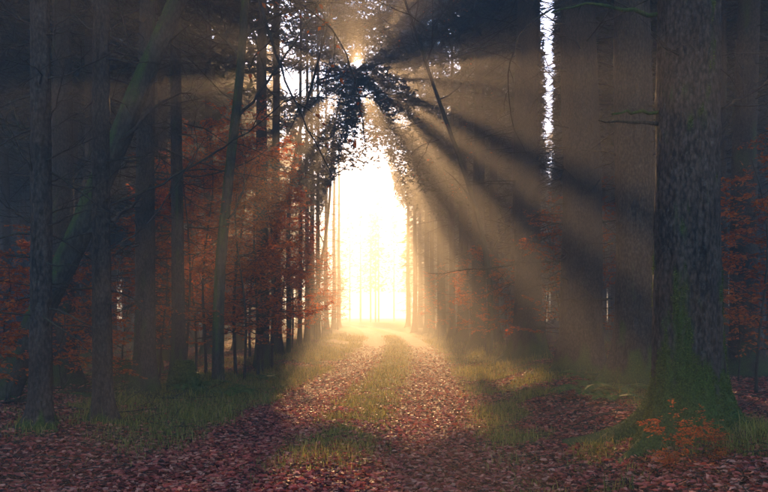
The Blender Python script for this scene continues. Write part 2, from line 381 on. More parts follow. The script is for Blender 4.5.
def spruce_crown(z0, H, Rmax, nb, nt_, nn, origin=None, side=None, full=.75, blade=(.10, .20), bw=.016, seedz=0):
    """live crown: whorled drooping boughs with needle sprays; gaps are left where the sun breaks through"""
    z = z0 + (H - z0) * (rng.random(nb) ** 1.25); z[:nb // 6] = z0 + (H - z0) * rng.random(nb // 6) * .2
    az = rng.uniform(0, 6.283, nb)
    rel = (z - z0) / (H - z0)
    L = Rmax * np.clip(1 - rel, .05, 1) ** full * rng.uniform(.6, 1.1, nb)
    if side is not None: az = np.where(rng.random(nb) < .5, side + rng.normal(0, .7, nb), az); L = L * (1 + .5 * np.cos(az - side))
    el = .25 - .30 * (1 - rel) + rng.normal(0, .1, nb)
    d = np.stack([np.cos(az) * np.cos(el), np.sin(az) * np.cos(el), np.sin(el)], 1); K = 6
    P = np.zeros((nb, K, 3)); P[:, 0, 2] = z
    for k in range(1, K):
        d = unit(d + rng.normal(size=(nb, 3)) * .07 + np.array([0, 0, -.07 + .045 * k])); P[:, k] = P[:, k - 1] + d * (L / (K - 1))[:, None]
    R = (.008 + .009 * L)[:, None] * np.linspace(1, .25, K)[None]
    wood = MB(); o = np.zeros(3) if origin is None else np.asarray(origin, float)
    ok = np.ones(nb, bool)
    if origin is not None:
        fine = np.concatenate([P[:, :-1] * (1 - f) + P[:, 1:] * f for f in (.25, .5, .75, 1.0)], 1)
        ok = ~in_gap(fine + o, -.06).any(1)
    tubes(wood, P[ok], R[ok], 3)
    Q, RQ = grow(P, R, nt_, .12, 1.0, (.45, 1.0), (38, 72), 3, (0, 0, -.10), .08, .5, flat=.75, tfall=.55)
    # needles along each spray
    M = len(Q); n = nn
    t = np.tile((np.arange(n) + .5) / n, M) + rng.normal(0, .02, M * n); t = np.clip(t, 0, .999); f = t * 2; i = f.astype(int); fr = (f - i)[:, None]
    ix = np.repeat(np.arange(M), n)
    p = Q[ix, i] * (1 - fr) + Q[ix, i + 1] * fr; tan = unit(Q[ix, i + 1] - Q[ix, i])
    sd = unit(np.cross(tan, np.array([0, 0, 1.]))) * np.where(rng.random(M * n) < .5, -1, 1)[:, None]
    dd = unit(tan * .8 + sd * rng.uniform(.3, 1.0, (M * n, 1)) + rng.normal(size=(M * n, 3)) * .22)
    ss = unit(np.cross(dd, rng.normal(size=(M * n, 3)) * .5 + np.array([0, 0, 1.])))
    Ln = rng.uniform(*blade, M * n); keep = np.ones(M * n, bool); okq = np.ones(M, bool)
    if origin is not None:
        keep = ~in_gap(p + dd * .08 + o); okq = ~in_gap(Q + o, -.05).any(1)
    qd = Q[okq, 2] - Q[okq, 0]; ql = np.linalg.norm(qd, axis=1); qd = unit(qd)
    blades(wood, Q[okq, 0], qd, unit(np.cross(qd, rng.normal(size=qd.shape))), ql, np.full(len(ql), .008))
    nd = MB(); blades(nd, p[keep], dd[keep], ss[keep], Ln[keep], np.full(keep.sum(), bw))
    return nd, wood

# ---- shared spruce kinds for the mass of the wood (trunk of unit radius .2)
H0 = 23.0
ZT = np.concatenate([np.linspace(-.25, .8, 16), np.linspace(1.1, 9, 46), np.linspace(9.6, H0, 24)])
KINDS = []
for k in range(5):
    mb = MB(); rough_trunk(mb, .2, H0, 18, ZT, flare=.75, lobes=4 + k % 3, amp=.06, seed=100 + k, top=.08,
                           mossf=lambda z, t, n: np.clip(sstep(.5, .66, n + .5 * np.exp(-np.maximum(z, 0) / .3) - .13), 0, 1) * .8)
    tk = mb.mesh('trunk', M_SPRUCE, attr='moss')
    mb = MB(); dead_branches(mb, .2, H0, 1.2, 9.5, 70, (.6, 2.2), sub=5, top=.08)
    dk = mb.mesh('deadwood', M_TWIG, attr='moss')
    nd, wd = spruce_crown(8.0 + k * .4, H0, 2.9, 130, 18, 8, bw=.038, blade=(.18, .36))
    KINDS.append((tk, dk, nd.mesh('foliage', M_NEEDLE, False), wd.mesh('bough', M_TWIG, attr='moss')))

def spruce(x, y, r, k, label, group=None, h=1.0, crown=True, name='spruce_tree', rz=None, dead=True):
    z = float(ground_h(x, y)); rz = rng.uniform(0, 6.28) if rz is None else rz
    t = thing(name, label, 'tree', (x, y, z), rz, group); a = r / .2; K = KINDS[k % 5]
    t.rotation_euler.x, t.rotation_euler.y = rng.normal(0, .008, 2)
    link('trunk', K[0], t, sc=(a, a, h))
    if dead: link('deadwood', K[1], t, sc=(1, 1, h))['kind'] = 'stuff'
    if crown:
        c = link('crown', K[2], t, sc=(1, 1, h)); link_bough(K[3], c)
    return t

def side_crown(t, z0, H, R, nb=110, nt_=18, nn=9, toward=None, bw=.028, blade=(.14, .30), full=.75):
    """a crown of its own for a tree beside the track (its gaps lie where the sun comes through)"""
    loc = np.array(t.location); rz = t.rotation_euler.z
    t.rotation_euler = (0, 0, 0)
    nd, wd = spruce_crown(z0, H, R, nb, nt_, nn, origin=loc, side=toward, bw=bw, blade=blade, full=full)
    c = link('crown', nd.mesh('crown', M_NEEDLE, False), t); link_bough(wd.mesh('bough', M_TWIG, attr='moss'), c)
    return c

taken = []
# ------------------------------------------------------------------ hero trees beside the track
def hero_trunk(t, r, H, S, zvis, nvis, flare, fl_h, mossf, amp=.06, seed=1, path=None, mat=None, tuft=0, lobes=5, top=.2):
    zs = np.concatenate([np.linspace(-.3, zvis, nvis), np.linspace(zvis + .25, H, 26)])
    mb = MB(); V, m = rough_trunk(mb, r, H, S, zs, flare, fl_h, lobes, amp, path, mossf, seed, top)
    tr = link('trunk', mb.mesh('trunk', mat or M_SPRUCE, attr='moss'), t)
    if tuft:
        w = (m[:-1] > .45) & (zs[:-1, None] > -.15); w &= zs[:-1, None] < zvis
        jj, ii = np.nonzero(w); wt_ = np.clip(zs[jj + 1] - zs[jj], 0, None); pk = rng.choice(len(jj), tuft, p=wt_ / wt_.sum()); jj, ii = jj[pk], ii[pk]
        a, b = rng.random((2, tuft, 1)); i2 = (ii + 1) % S
        p = V[jj, ii] * (1 - a) + V[jj, i2] * a; p = p * (1 - b) + V[jj + 1, ii] * b
        nrm = unit(np.cross(V[jj, i2] - V[jj, ii], V[jj + 1, ii] - V[jj, ii]))
        d = unit(nrm + rng.normal(size=(tuft, 3)) * .7 + np.array([0, 0, -.25]))
        ms = MB(); diamonds(ms, p - nrm * .004, d, unit(rng.normal(size=(tuft, 3))), rng.uniform(.010, .030, tuft), rng.uniform(.0025, .006, tuft))
        o = link('moss', ms.mesh('moss', M_MOSS, False), t); o['kind'] = 'stuff'
    return tr
def limb(t, pts, r0, r1, sub=0, sublen=(.2, .7), leaves=0, S=6, mat=None, sub2=2, trop=(0, 0, 0), moss=0.0):
    """one branch of a tree, world points -> its own part"""
    P = (np.asarray(pts) - np.array(t.location))[None]; K = P.shape[1]
    P = P + np.concatenate([np.zeros((1, 1, 3)), rng.normal(size=(1, K - 1, 3)) * .012], 1)
    R = np.linspace(r0, r1, K)[None] * rng.uniform(.9, 1.1, (1, K)); mb = MB(); tubes(mb, P, R, S, np.full(K * S, moss))
    if sub:
        Q, RQ = grow(P, R, sub, .15, 1.0, sublen, (25, 65), 6, trop, .15, .6, tfall=.3); tubes(mb, Q, np.maximum(RQ, .0022), 4)
        if sub2:
            Q2, RQ2 = grow(Q, RQ, sub2, .2, 1.0, (sublen[0] * .4, sublen[1] * .45), (25, 60), 4, trop, .15, .65); tubes(mb, Q2, np.maximum(RQ2, .0016), 3)
    b = link('branch', mb.mesh('branch', mat or M_TWIG, attr='moss'), t)
    if leaves:
        src = Q2 if sub and sub2 else (Q if sub else P)
        lm = MB(); leaf_on(lm, src, leaves); link('leaf_spray', lm.mesh('leaf_spray', M_RUST, False), b)['kind'] = 'stuff'
    return b
def leaf_on(mb, Q, n, size=(.06, .10), hang=0.0):
    M, K = Q.shape[:2]; ix = np.repeat(np.arange(M), n); t = np.tile((np.arange(n) + .6) / n, M)
    f = np.clip(t * (K - 1), 0, K - 1.001); i = f.astype(int); fr = (f - i)[:, None]
    p = Q[ix, i] * (1 - fr) + Q[ix, i + 1] * fr; tan = unit(Q[ix, i + 1] - Q[ix, i])
    s = unit(np.cross(tan, np.array([0, 0, 1.]) + 1e-3)) * np.where(np.arange(len(p)) % 2, 1, -1)[:, None]
    d = unit(tan * .7 + s + rng.normal(size=p.shape) * .25 + np.array([0, 0, -.25 - hang]))
    nr = np.array([0, 0, 1.]) + rng.normal(size=p.shape) * .35
    L = rng.uniform(*size, len(p)); diamonds(mb, p, d, nr, L, L * rng.uniform(.26, .34, len(p)))

def at_px(px, Y): return (px - CX) / FOC * Y
def base_moss(h, thr=.62, k=1.0):
    return lambda z, t, n: np.clip(sstep(thr - .07, thr + .07, n * .75 + .62 * np.exp(-np.maximum(z, 0) / h) * k), 0, 1)

# the massive trunk on the right verge
x, y = at_px(689, 6.7), 6.7; taken.append((x, y))
t = thing('spruce_tree', 'massive dark spruce trunk with bright green moss over its flared roots', 'tree', (x, y, float(ground_h(x, y))))
def moss_R1(z, th, n):
    face = .5 + .5 * np.cos(th - math.radians(245)); fine = fbm(np.cos(th) * 6 + 3, np.sin(th) * 6 + 3, z * 5, s=87, o=3)
    return np.clip(sstep(.55, .74, n * .6 + fine * .45 - .08 + .50 * np.exp(-np.maximum(z, 0) / .55) + .07 * np.sqrt(face) * np.exp(-np.maximum(z - .4, 0) / .7)), 0, 1)
hero_trunk(t, .29, 24, 144, 5.2, 300, 1.0, .24, moss_R1, amp=.075, seed=41, tuft=34000, lobes=5)
R1 = t
dead_limbs(t, .28, 24, 1.9, 7, 9, (.4, 1.0), sub=3)
limb(t, trace([(663, 124), (640, 122), (612, 123), (598, 120)], 6.7, 6.5, 8), .017, .006, 3, (.06, .2), moss=.1)
limb(t, trace([(664, 115), (640, 112), (618, 111), (612, 112)], 6.75, 6.6, 8), .018, .010, 0, moss=.9)
limb(t, trace([(662, 14), (640, 12), (600, 6), (578, 2), (560, 8), (553, 14)], 6.8, 6.6, 10), .022, .006, 4, (.1, .4), moss=.75)
limb(t, trace([(716, 112), (735, 100), (755, 92), (768, 80), (790, 60)], 6.7, 6.9, 10), .016, .005, 6, (.2, .6))
c = link('crown', KINDS[0][2], t, sc=(.62, .62, 1)); link_bough(KINDS[0][3], c)

x, y = at_px(634, 11.0), 11.0; taken.append((x, y))
t = thing('spruce_tree', 'tall straight spruce with moss-covered foot among ferns, beside the massive spruce', 'tree', (x, y, float(ground_h(x, y))))
hero_trunk(t, .30, 25, 96, 7, 220, .85, .30, base_moss(.55, .62), amp=.07, seed=52, tuft=9000, lobes=6)
dead_limbs(t, .3, 25, 2.0, 8, 24, (.5, 1.4), sub=4)
limb(t, trace([(620, 158), (605, 152), (588, 148), (575, 152)], 11, 10.8, 8), .014, .004, 4, (.15, .5))
limb(t, trace([(620, 9), (590, 6), (562, 4), (535, 14), (516, 38), (508, 70), (508, 105), (516, 135), (526, 155)], 11, 10.2, 18), .019, .003, 8, (.1, .45))
c = link('crown', KINDS[1][2], t, sc=(.62, .62, 1), rz=1); link_bough(KINDS[1][3], c)
x, y = at_px(580, 14.0), 14.0; taken.append((x, y))
t = thing('spruce_tree', 'thick grey-brown spruce with a bare horizontal dead branch crossing its trunk', 'tree', (x, y, float(ground_h(x, y))))
hero_trunk(t, .39, 25, 90, 8, 190, .6, .35, base_moss(.35, .66), amp=.07, seed=63, tuft=2500, lobes=5)
dead_limbs(t, .39, 25, 1.4, 9, 44, (.7, 2.0), sub=5)
limb(t, trace([(612, 299), (585, 300), (560, 298), (548, 301)], 13.6, 13.4, 9), .026, .008, 4, (.15, .5))
limb(t, trace([(600, 180), (590, 196), (575, 178), (560, 166)], 13.6, 13.3, 9), .018, .005, 5, (.15, .5))
dead_limbs(t, .37, 25, .8, 7.5, 34, (.6, 1.3), 5, az=math.pi)
c = link('crown', KINDS[2][2], t, sc=(.62, .62, 1), rz=2); link_bough(KINDS[2][3], c)
x, y = at_px(527, 19.0), 19.0; taken.append((x, y))
t = thing('spruce_tree', 'stout spruce with mossy buttress roots standing in a slanting sunbeam', 'tree', (x, y, float(ground_h(x, y))))
hero_trunk(t, .36, 25, 64, 10, 150, .95, .40, base_moss(.5, .64), amp=.06, seed=74, tuft=3500, lobes=6)
dead_limbs(t, .36, 25, 1.2, 10, 90, (.8, 2.6), sub=6)
side_crown(t, 10, 25, 3.0, 90, 16, 8)
dead_limbs(t, .34, 25, .8, 9.5, 30, (.6, 1.4), 5, az=0.0)
x, y = at_px(743, 14.0), 14.0; taken.append((x, y))
t = spruce(x, y, .26, 3, 'dark spruce standing back from the track behind the massive spruce, red beech leaves before it')

# orange-side foreground
x, y = at_px(40, 8.2), 8.2; taken.append((x, y))
t = thing('spruce_tree', 'slim nearly black spruce with many bare upturned twigs, its foot in red leaves', 'tree', (x, y, float(ground_h(x, y))))
hero_trunk(t, .118, 20, 48, 6, 200, .8, .16, base_moss(.16, .72), amp=.08, seed=81, tuft=1500, lobes=5)
dead_limbs(t, .118, 20, 1.0, 7, 26, (.5, 1.3), sub=4)
for pts in ([(36, 28), (20, 20), (0, 8), (-14, 2)], [(44, 30), (60, 22), (78, 12), (100, 5)], [(44, 80), (68, 76), (92, 62), (118, 48), (134, 34)],
            [(36, 130), (20, 128), (0, 118), (-15, 112)], [(44, 182), (60, 178), (86, 176), (110, 170)], [(36, 225), (22, 218), (4, 202), (-10, 194)],
            [(44, 128), (54, 110), (62, 84), (66, 62)], [(36, 180), (28, 160), (14, 140), (6, 118)], [(44, 262), (62, 268), (84, 262), (100, 268)]):
    limb(t, trace(pts, 8.2, 8.2 + rng.uniform(-.5, .3), 9), .011, .0035, 5, (.15, .5), trop=(0, 0, .03))
c = link('crown', KINDS[3][2], t, sc=(.62, .62, 1), rz=2); link_bough(KINDS[3][3], c)
x, y = at_px(102, 9.0), 9.0; taken.append((x, y))
t = thing('spruce_tree', 'slim brown spruce with a long bare branch arching out over the track', 'tree', (x, y, float(ground_h(x, y))))
hero_trunk(t, .115, 20, 48, 6, 200, .75, .14, base_moss(.12, .74), amp=.08, seed=92, tuft=900, lobes=5)
dead_limbs(t, .115, 20, 1.0, 7, 22, (.5, 1.3), sub=4)
limb(t, trace([(106, 206), (125, 198), (150, 190), (175, 178), (200, 160), (225, 146), (250, 132), (272, 112), (296, 94), (322, 78), (345, 62)], 9.0, 10.2, 24), .020, .004, 9, (.35, 1.0), trop=(0, 0, .04))
limb(t, trace([(106, 250), (125, 242), (150, 222), (166, 200), (180, 176), (196, 152), (206, 134)], 9.0, 9.3, 16), .014, .004, 6, (.2, .6), trop=(0, 0, .04))
limb(t, trace([(106, 180), (120, 168), (132, 158), (146, 168)], 8.9, 8.7, 8), .011, .004, 4, (.15, .4))
limb(t, trace([(98, 100), (86, 104), (70, 120), (50, 126)], 9, 8.9, 8), .010, .003, 4, (.15, .4))
c = link('crown', KINDS[4][2], t, sc=(.62, .62, 1), rz=4); link_bough(KINDS[4][3], c)

# leaning mossy tree behind them
pt = trace([(-8, 418), (8, 385), (24, 352), (40, 312), (58, 278), (76, 242), (95, 195), (116, 148), (138, 92), (158, 44), (176, 4), (205, -70), (240, -160)], 11.2, 10.4, 40)
x, y = pt[0][0], pt[0][1]; taken.append((x, y)); taken.append((x + 1, y))
zg = float(ground_h(x, y)); t = thing('leaning_tree', 'crooked mossy tree leaning far over between the two slim dark spruces', 'tree', (x, y, zg))
pl = pt - np.array([x, y, zg]); Lt = np.linalg.norm(np.diff(pl, axis=0), axis=1).sum()
mb = MB(); rough_trunk(mb, .20, Lt, 48, np.linspace(0, Lt, 260), .35, .3, 4, .10, pl, lambda z, th, n: np.clip(sstep(.46, .62, n + .25 * np.cos(th - math.pi)), 0, 1) * .45, 203, top=.45)
link('trunk', mb.mesh('trunk', M_BEECH, attr='moss'), t)
LEAN = t
limb(t, trace([(120, 140), (135, 128), (152, 108), (170, 96), (190, 92)], 10.7, 10.4, 10), .03, .008, 6, (.3, .8))
limb(t, trace([(80, 236), (100, 226), (122, 214), (140, 200), (148, 184)], 10.9, 10.6, 10), .035, .009, 6, (.3, .8))
limb(t, trace([(205, -70), (232, -52), (252, -18), (262, 8), (272, 42), (284, 78), (292, 98), (304, 122), (318, 150), (334, 178)], 10.4, 9.6, 22), .030, .005, 9, (.25, .8), leaves=1, trop=(0, 0, -.10))
limb(t, trace([(190, -40), (235, -40), (285, -30), (330, -15), (380, 0), (420, 22)], 10.4, 9.8, 20), .03, .005, 10, (.4, 1.1), trop=(0, 0, -.05))
limb(t, trace([(178, 0), (205, -12), (240, -20), (290, -5), (330, 25), (352, 62), (362, 110), (366, 150)], 10.4, 9.9, 22), .022, .004, 10, (.25, .7), leaves=2, trop=(0, 0, -.10))
limb(t, trace([(150, 60), (120, 40), (90, 30), (60, 10)], 10.7, 10.9, 10), .03, .008, 6, (.3, .9))

x, y = at_px(143, 12.2), 12.2; taken.append((x, y))
t = spruce(x, y, .17, 1, 'dark spruce with moss creeping up its foot beside the mossy stump')
x, y = at_px(178, 13.4), 13.4; taken.append((x, y))
t = spruce(x, y, .12, 2, 'thin dark spruce rising right behind the mossy stump')
# slender mossy broadleaf
pt = trace([(218, 396), (218, 330), (220, 265), (226, 205), (233, 140), (240, 75), (244, 20), (250, -60), (252, -150)], 13.8, 13.6, 36)
x, y = pt[0][0], pt[0][1]; zg = float(ground_h(x, y)); taken.append((x, y))
t = thing('slender_tree', 'slender moss-green broadleaf tree rising out of the orange beech leaves', 'tree', (x, y, zg))
pl = pt - np.array([x, y, zg]); Lt = np.linalg.norm(np.diff(pl, axis=0), axis=1).sum()
mb = MB(); rough_trunk(mb, .112, Lt, 40, np.linspace(-.1, Lt, 240), .5, .15, 4, .10, np.concatenate([pl[:1], pl[1:]]), lambda z, th, n: np.clip(sstep(.42, .60, n + .18 * np.cos(th - 2.5)), 0, 1) * .9, 303, top=.4)
link('trunk', mb.mesh('trunk', M_BEECH, attr='moss'), t)
limb(t, trace([(224, 225), (234, 215), (243, 190), (246, 160)], 13.7, 13.5, 10), .025, .006, 6, (.3, .8))
limb(t, trace([(236, 120), (250, 105), (268, 78), (290, 50), (310, 20), (325, -10)], 13.7, 14.2, 14), .03, .006, 9, (.4, 1.2))
limb(t, trace([(241, 60), (225, 40), (205, 20), (185, -15)], 13.7, 13.9, 12), .028, .006, 8, (.4, 1.2))
limb(t, trace([(243, 40), (265, 20), (300, 8), (345, -8), (390, -15)], 13.7, 14.4, 14), .03, .006, 10, (.4, 1.2), trop=(0, 0, -.03))

# ------------------------------------------------------------------ spruces lining the far stretch
left_row = [(262, 18.5, .17), (276, 23, .16), (238, 25.5, .17), (300, 29, .085), (307, 33.5, .11), (318, 37, .12), (312, 46, .18), (326, 56, .18), (334, 67, .19), (339, 75, .2)]
right_row = [(479, 26.5, .27), (494, 30, .2), (463, 33, .25), (452, 37.5, .16), (441, 42.5, .25), (432, 47.5, .16), (427, 53, .22), (415, 58, .21), (420, 66, .22), (408, 72, .22), (446, 60, .24)]
for side_, rows in ((-1, left_row), (1, right_row)):
    for q, (px, Y, r) in enumerate(rows):
        x = at_px(px, Y); taken.append((x, Y))
        od = ['first', 'second', 'third', 'fourth', 'fifth', 'sixth', 'seventh', 'eighth', 'ninth', 'tenth', 'eleventh', 'twelfth'][sorted(range(len(rows)), key=lambda e: rows[e][1]).index(q)]
        lab = f'hazy spruce lining the track, {od} beyond the slender moss-green tree' if side_ < 0 else f'hazy spruce lining the track, {od} beyond the buttressed spruce'
        grp = 'hazy spruces on the orange beech side' if side_ < 0 else 'hazy spruces on the thick spruce side'
        t = spruce(x, Y, r, q + (side_ > 0), lab, grp, crown=False, rz=0)
        if r > .1: 
            over = Y > 32                              # these crowns meet above the track
            side_crown(t, max(6.0, .17 * Y) if over else 11, 29.5 if over else 24, 4.7 if over else 2.1, 170 if over else 90, 18, 8,
                       toward=(0 if side_ < 0 else math.pi) if over else None, full=.4 if over else .75, bw=.046)

# bare broadleaf trees whose twigs close the arch above the track
def bare_tree(px, Y, r, H, lean, label, leaves=0):
    x = at_px(px, Y); z = float(ground_h(x, Y)); taken.append((x, Y))
    t = thing('bare_tree', label, 'tree', (x, Y, z), 0)
    K = 14; zz = np.linspace(-.1, H, K); P = np.stack([lean * (np.maximum(zz, 0) / H) ** 1.8 * H * .28 + .15 * np.sin(zz * .6 + px), .1 * np.cos(zz * .5 + px), zz], 1)[None]
    R = (r * np.linspace(1, .12, K) ** .8)[None]
    mb = MB(); tubes(mb, P, R, 14, np.repeat(np.clip(.6 * np.exp(-zz / 2), 0, 1), 14)); link('trunk', mb.mesh('trunk', M_BEECH, attr='moss'), t)
    br = MB()
    A, RA = grow(P, R, 15, .28, .98, (2.8, 5.2), (35, 75), 9, (lean * .05, 0, .035), .13, .5)
    B, RB = grow(A, RA, 8, .2, 1, (.9, 2.4), (25, 60), 7, (0, 0, -.01), .16, .55)
    C, RC = grow(B, RB, 6, .15, 1, (.3, 1.0), (25, 60), 5, (0, 0, -.03), .16, .6)
    D, RD = grow(C, RC, 3, .2, 1, (.12, .4), (25, 60), 3, (0, 0, -.02), .12, .7)
    o = np.array([x, Y, z])
    for S_, (Q, RQ), mn in ((6, (A, RA), .012), (5, (B, RB), .006), (3, (C, RC), .004), (3, (D, RD), .003)):
        k = ~in_gap(Q + o, -.05).any(1) | (rng.random(len(Q)) < (.3 if S_ == 6 else .08))
        tubes(br, Q[k], np.maximum(RQ[k], mn), S_)
    c = link('crown', br.mesh('crown', M_TWIG, attr='moss'), t)
    if leaves:
        lm = MB(); sel = rng.random(len(D)) < leaves; leaf_on(lm, D[sel], 2, (.06, .1)); link('leaf_spray', lm.mesh('leaf_spray', M_RUST, False), c)['kind'] = 'stuff'
bare_tree(284, 24, .085, 13, .5, 'bare forked broadleaf tree bending over the track from among the orange beeches', .05)
bare_tree(490, 23, .10, 13, -1.0, 'bare twiggy tree bending over the track next to the buttressed spruce', .05)
bare_tree(318, 41, .10, 17, .45, 'bare twiggy tree bowing over the bend behind the orange beeches', .04)
bare_tree(456, 40, .12, 16, -.6, 'bare tree bowing over the track among hazy spruces', .03)

# ------------------------------------------------------------------ the mass of the wood, tree by tree
def free(x, y, d): return all((x - a) ** 2 + (y - b) ** 2 > d * d for a, b in taken)
cand = []
for yy in np.arange(10, 150, 3.1):
    for xx in np.arange(-62, 62, 3.0):
        x, y = xx + rng.uniform(-1.25, 1.25), yy + rng.uniform(-1.25, 1.25)
        ax = abs(x - float(road_x(y)))
        if ax < 4.4 or abs(x) > .56 * y + 4: continue
        if y > 76 and ax < 4 + (y - 76) * .22: continue
        u = x - SX * y
        if 26 < y < 90 and any(abs(u - g[0]) < (g[2] + .2 if -4.9 < g[0] < -2.9 else g[2] * .5) for g in GAPS[7:]): continue
        if y < 16 and abs((x / y) * FOC) < 200: continue
        if 20.5 < y < 84 and abs(x / y - .219) < .0135: continue          # a narrow ride opening between the thick spruces
        if y > 14 and abs(x / y + .352) < .0065: continue
        if not free(x, y, 1.7): continue
        taken.append((x, y)); cand.append((x, y))
cand.sort(key=lambda c: c[1])
near = [c for c in cand if c[1] < 62][:230]; rest = cand[len(near):]
for q, (x, y) in enumerate(near):
    if x < 0: lab, grp = 'dark spruce deep in the wood behind the crooked leaning tree', 'spruces deep in the wood behind the leaning tree'
    else: lab, grp = 'dark spruce deep in the wood behind the massive mossy spruce', 'spruces deep in the wood behind the massive spruce'
    own = (abs(x - SX * y) < 8.5 and y > 22) or (abs(x - .219 * y) < 4.2 and y > 19)
    t = spruce(x, y, rng.uniform(.12, .24), q, lab, grp, h=1.0 if own else rng.uniform(.9, 1.1), crown=not own)
    if own: side_crown(t, rng.uniform(7, 9), 23, 2.9, 70, 12, 6, bw=.06, blade=(.22, .44))
for q in range(16):                                   # the wood goes on around and behind the viewer
    y = rng.uniform(-8, 9); sd_ = rng.choice([-1, 1]); x = float(road_x(y)) + sd_ * rng.uniform(7.5, 20)
    if abs(x) < .56 * y + 2.2 or not free(x, y, 2.2): continue
    taken.append((x, y)); spruce(x, y, rng.uniform(.14, .26), q, 'spruce in the wood around the near end of the track', 'spruces around the near end of the track')
print('individual wood trees', len(near), 'rest', len(rest))
far = MB(); fk = MB()
def far_tree(x, y):
    r = rng.uniform(.14, .26); H = rng.uniform(20, 25); z = float(ground_h(x, y))
    tubes(fk, np.array([[[x, y, z - .2], [x, y, z + 8], [x, y, z + H]]]), np.array([[r, r * .8, .02]]), 7)
    n = 480; zz = 6 + (H - 6) * rng.random(n); a = rng.uniform(0, 6.28, n); L = 3.0 * np.clip(1 - (zz - 6) / (H - 6), .05, 1) ** .75
    rad = L * rng.uniform(.1, .9, n); p = np.stack([x + np.cos(a) * rad, y + np.sin(a) * rad, z + zz - rad * .12], 1)
    d = unit(np.stack([np.cos(a), np.sin(a), -.3 + .2 * rng.normal(size=n)], 1)); s = unit(np.cross(d, rng.normal(size=(n, 3)) * .4 + np.array([0, 0, 1.])))
    k = ~in_gap(p + d * .4, .35); p, d, s = p[k], d[k], s[k]; n = len(p)
    blades(far, p, d, s, rng.uniform(.5, 1.0, n), rng.uniform(.12, .28, n))
for x, y in rest: far_tree(x, y)
for q in range(60): far_tree(rng.uniform(-45, 45), rng.uniform(138, 160))  # row added beyond the clearing to shade its sunlit mist and close the horizon
fo = stuff(link('far_wood', fk.mesh('far_wood', M_SPRUCE, attr='moss')), 'hazy mass of spruce trunks and crowns closing the forest in the distance', 'wood')
ff = link('foliage', far.mesh('foliage', M_NEEDLE, False), fo); ff['kind'] = 'stuff'

# ------------------------------------------------------------------ orange beech saplings
def sapling_meshes(H, nb, spread, seed):
    K = 10; zz = np.linspace(-.05, H, K)
    P = np.stack([.12 * np.sin(zz * 1.1 + seed) * zz / H * 2, .12 * np.cos(zz * .9 + seed) * zz / H * 2, zz], 1)[None]; R = np.linspace(.028, .005, K)[None] * H / 4
    st = MB(); tubes(st, P, R, 8)
    A, RA = grow(P, R, nb, .18, 1.0, (spread * .6, spread), (62, 92), 7, (0, 0, .015), .07, .5, flat=.7, tfall=.55); tubes(st, A, RA, 4)
    B, RB = grow(A, RA, 8, .12, 1.0, (.3, .8), (30, 58), 5, (0, 0, -.02), .07, .55, flat=.9, tfall=.5); tubes(st, B, np.maximum(RB, .002), 3)
    C, RC = grow(B, RB, 3, .2, 1.0, (.10, .26), (30, 50), 3, (0, 0, -.02), .06, .7, flat=.9, tfall=.3); tubes(st, C, np.maximum(RC, .0016), 3)
    lm = MB(); sel = rng.random(len(B)) < .8; leaf_on(lm, B[sel], 6); sel = rng.random(len(C)) < .75; leaf_on(lm, C[sel], 4)
    return st.mesh('stem', M_TWIG, attr='moss'), lm.mesh('foliage', M_RUST, False)
SAP = [sapling_meshes(4.6, 26, 1.7, 1), sapling_meshes(3.6, 20, 1.5, 2), sapling_meshes(5.6, 30, 1.8, 3), sapling_meshes(2.2, 12, 1.0, 4), sapling_meshes(1.1, 7, .55, 5)]
def sapling(x, y, k, label, group=None, s=1.0, z=None):
    t = thing('beech_sapling', label, 'sapling', (x, y, float(ground_h(x, y)) if z is None else z), rng.uniform(0, 6.28), group); t.scale = (s, s, s)
    link('stem', SAP[k][0], t); link('foliage', SAP[k][1], t)
G1, L1 = 'orange beech saplings along the verge', 'young beech with layered sprays of orange leaves between the spruces along the verge'
for px, Y, k, s in [(186, 14.2, 0, .95), (206, 14.8, 2, .85), (244, 14.6, 0, .9), (258, 15.8, 2, .9), (160, 14.6, 1, .9), (272, 18.5, 2, .95), (196, 15.8, 0, 1), (236, 15.6, 2, 1), (214, 18.5, 2, 1.05), (262, 17.2, 0, 1), (250, 21, 2, 1.1), (282, 21.5, 0, 1.1), (170, 17, 1, 1.1), (292, 25.5, 2, 1), (272, 29, 2, 1.1),
                    (302, 29.5, 0, 1.1), (314, 33.5, 1, 1.1), (240, 27, 2, 1.2), (310, 40, 0, 1.1), (322, 45, 2, .9), (186, 22, 2, 1), (215, 26, 2, 1.1), (322, 38, 1, 1.0), (332, 49, 0, .9), (338, 58, 0, .9)]:
    sapling(at_px(px, Y), Y, k, L1, G1, s)
for px, Y, k, s in [(8, 11.5, 3, 1.0), (62, 12.5, 3, .9), (100, 11.6, 3, .7), (122, 15, 1, .8), (30, 15, 1, .9), (76, 17, 3, 1.1), (-8, 9.6, 3, .8)]:
    sapling(at_px(px, Y), Y, k, 'small sparse beech with rust leaves in the dark wood near the leaning tree', 'rusty beech saplings in the dark wood', s)
for px, Y, k, s in [(756, 10.4, 1, .9), (738, 12.2, 3, 1.1), (778, 12, 0, .8)]:
    sapling(at_px(px, Y), Y, k, 'sparse red-leaved beech in shade behind the massive mossy spruce', 'red beech saplings behind the massive spruce', s)
for px, Y, k, s in [(560, 17, 1, .9), (508, 22, 3, 1.1), (486, 24, 1, .9), (545, 20.5, 0, .9), (470, 30, 1, .9), (438, 38, 0, .8), (598, 19, 0, .9)]:
    sapling(at_px(px, Y), Y, k, 'thin beech with a few orange leaves among the thick sunlit spruces', 'thin beeches among the thick spruces', s)
sapling(at_px(676, 5.75), 5.75, 4, 'knee-high beech sprig with vivid red leaves before the massive mossy trunk', None, .34)
sapling(at_px(700, 5.65), 5.65, 4, 'low red-leaved beech sprig against the moss of the massive trunk', None, .3)

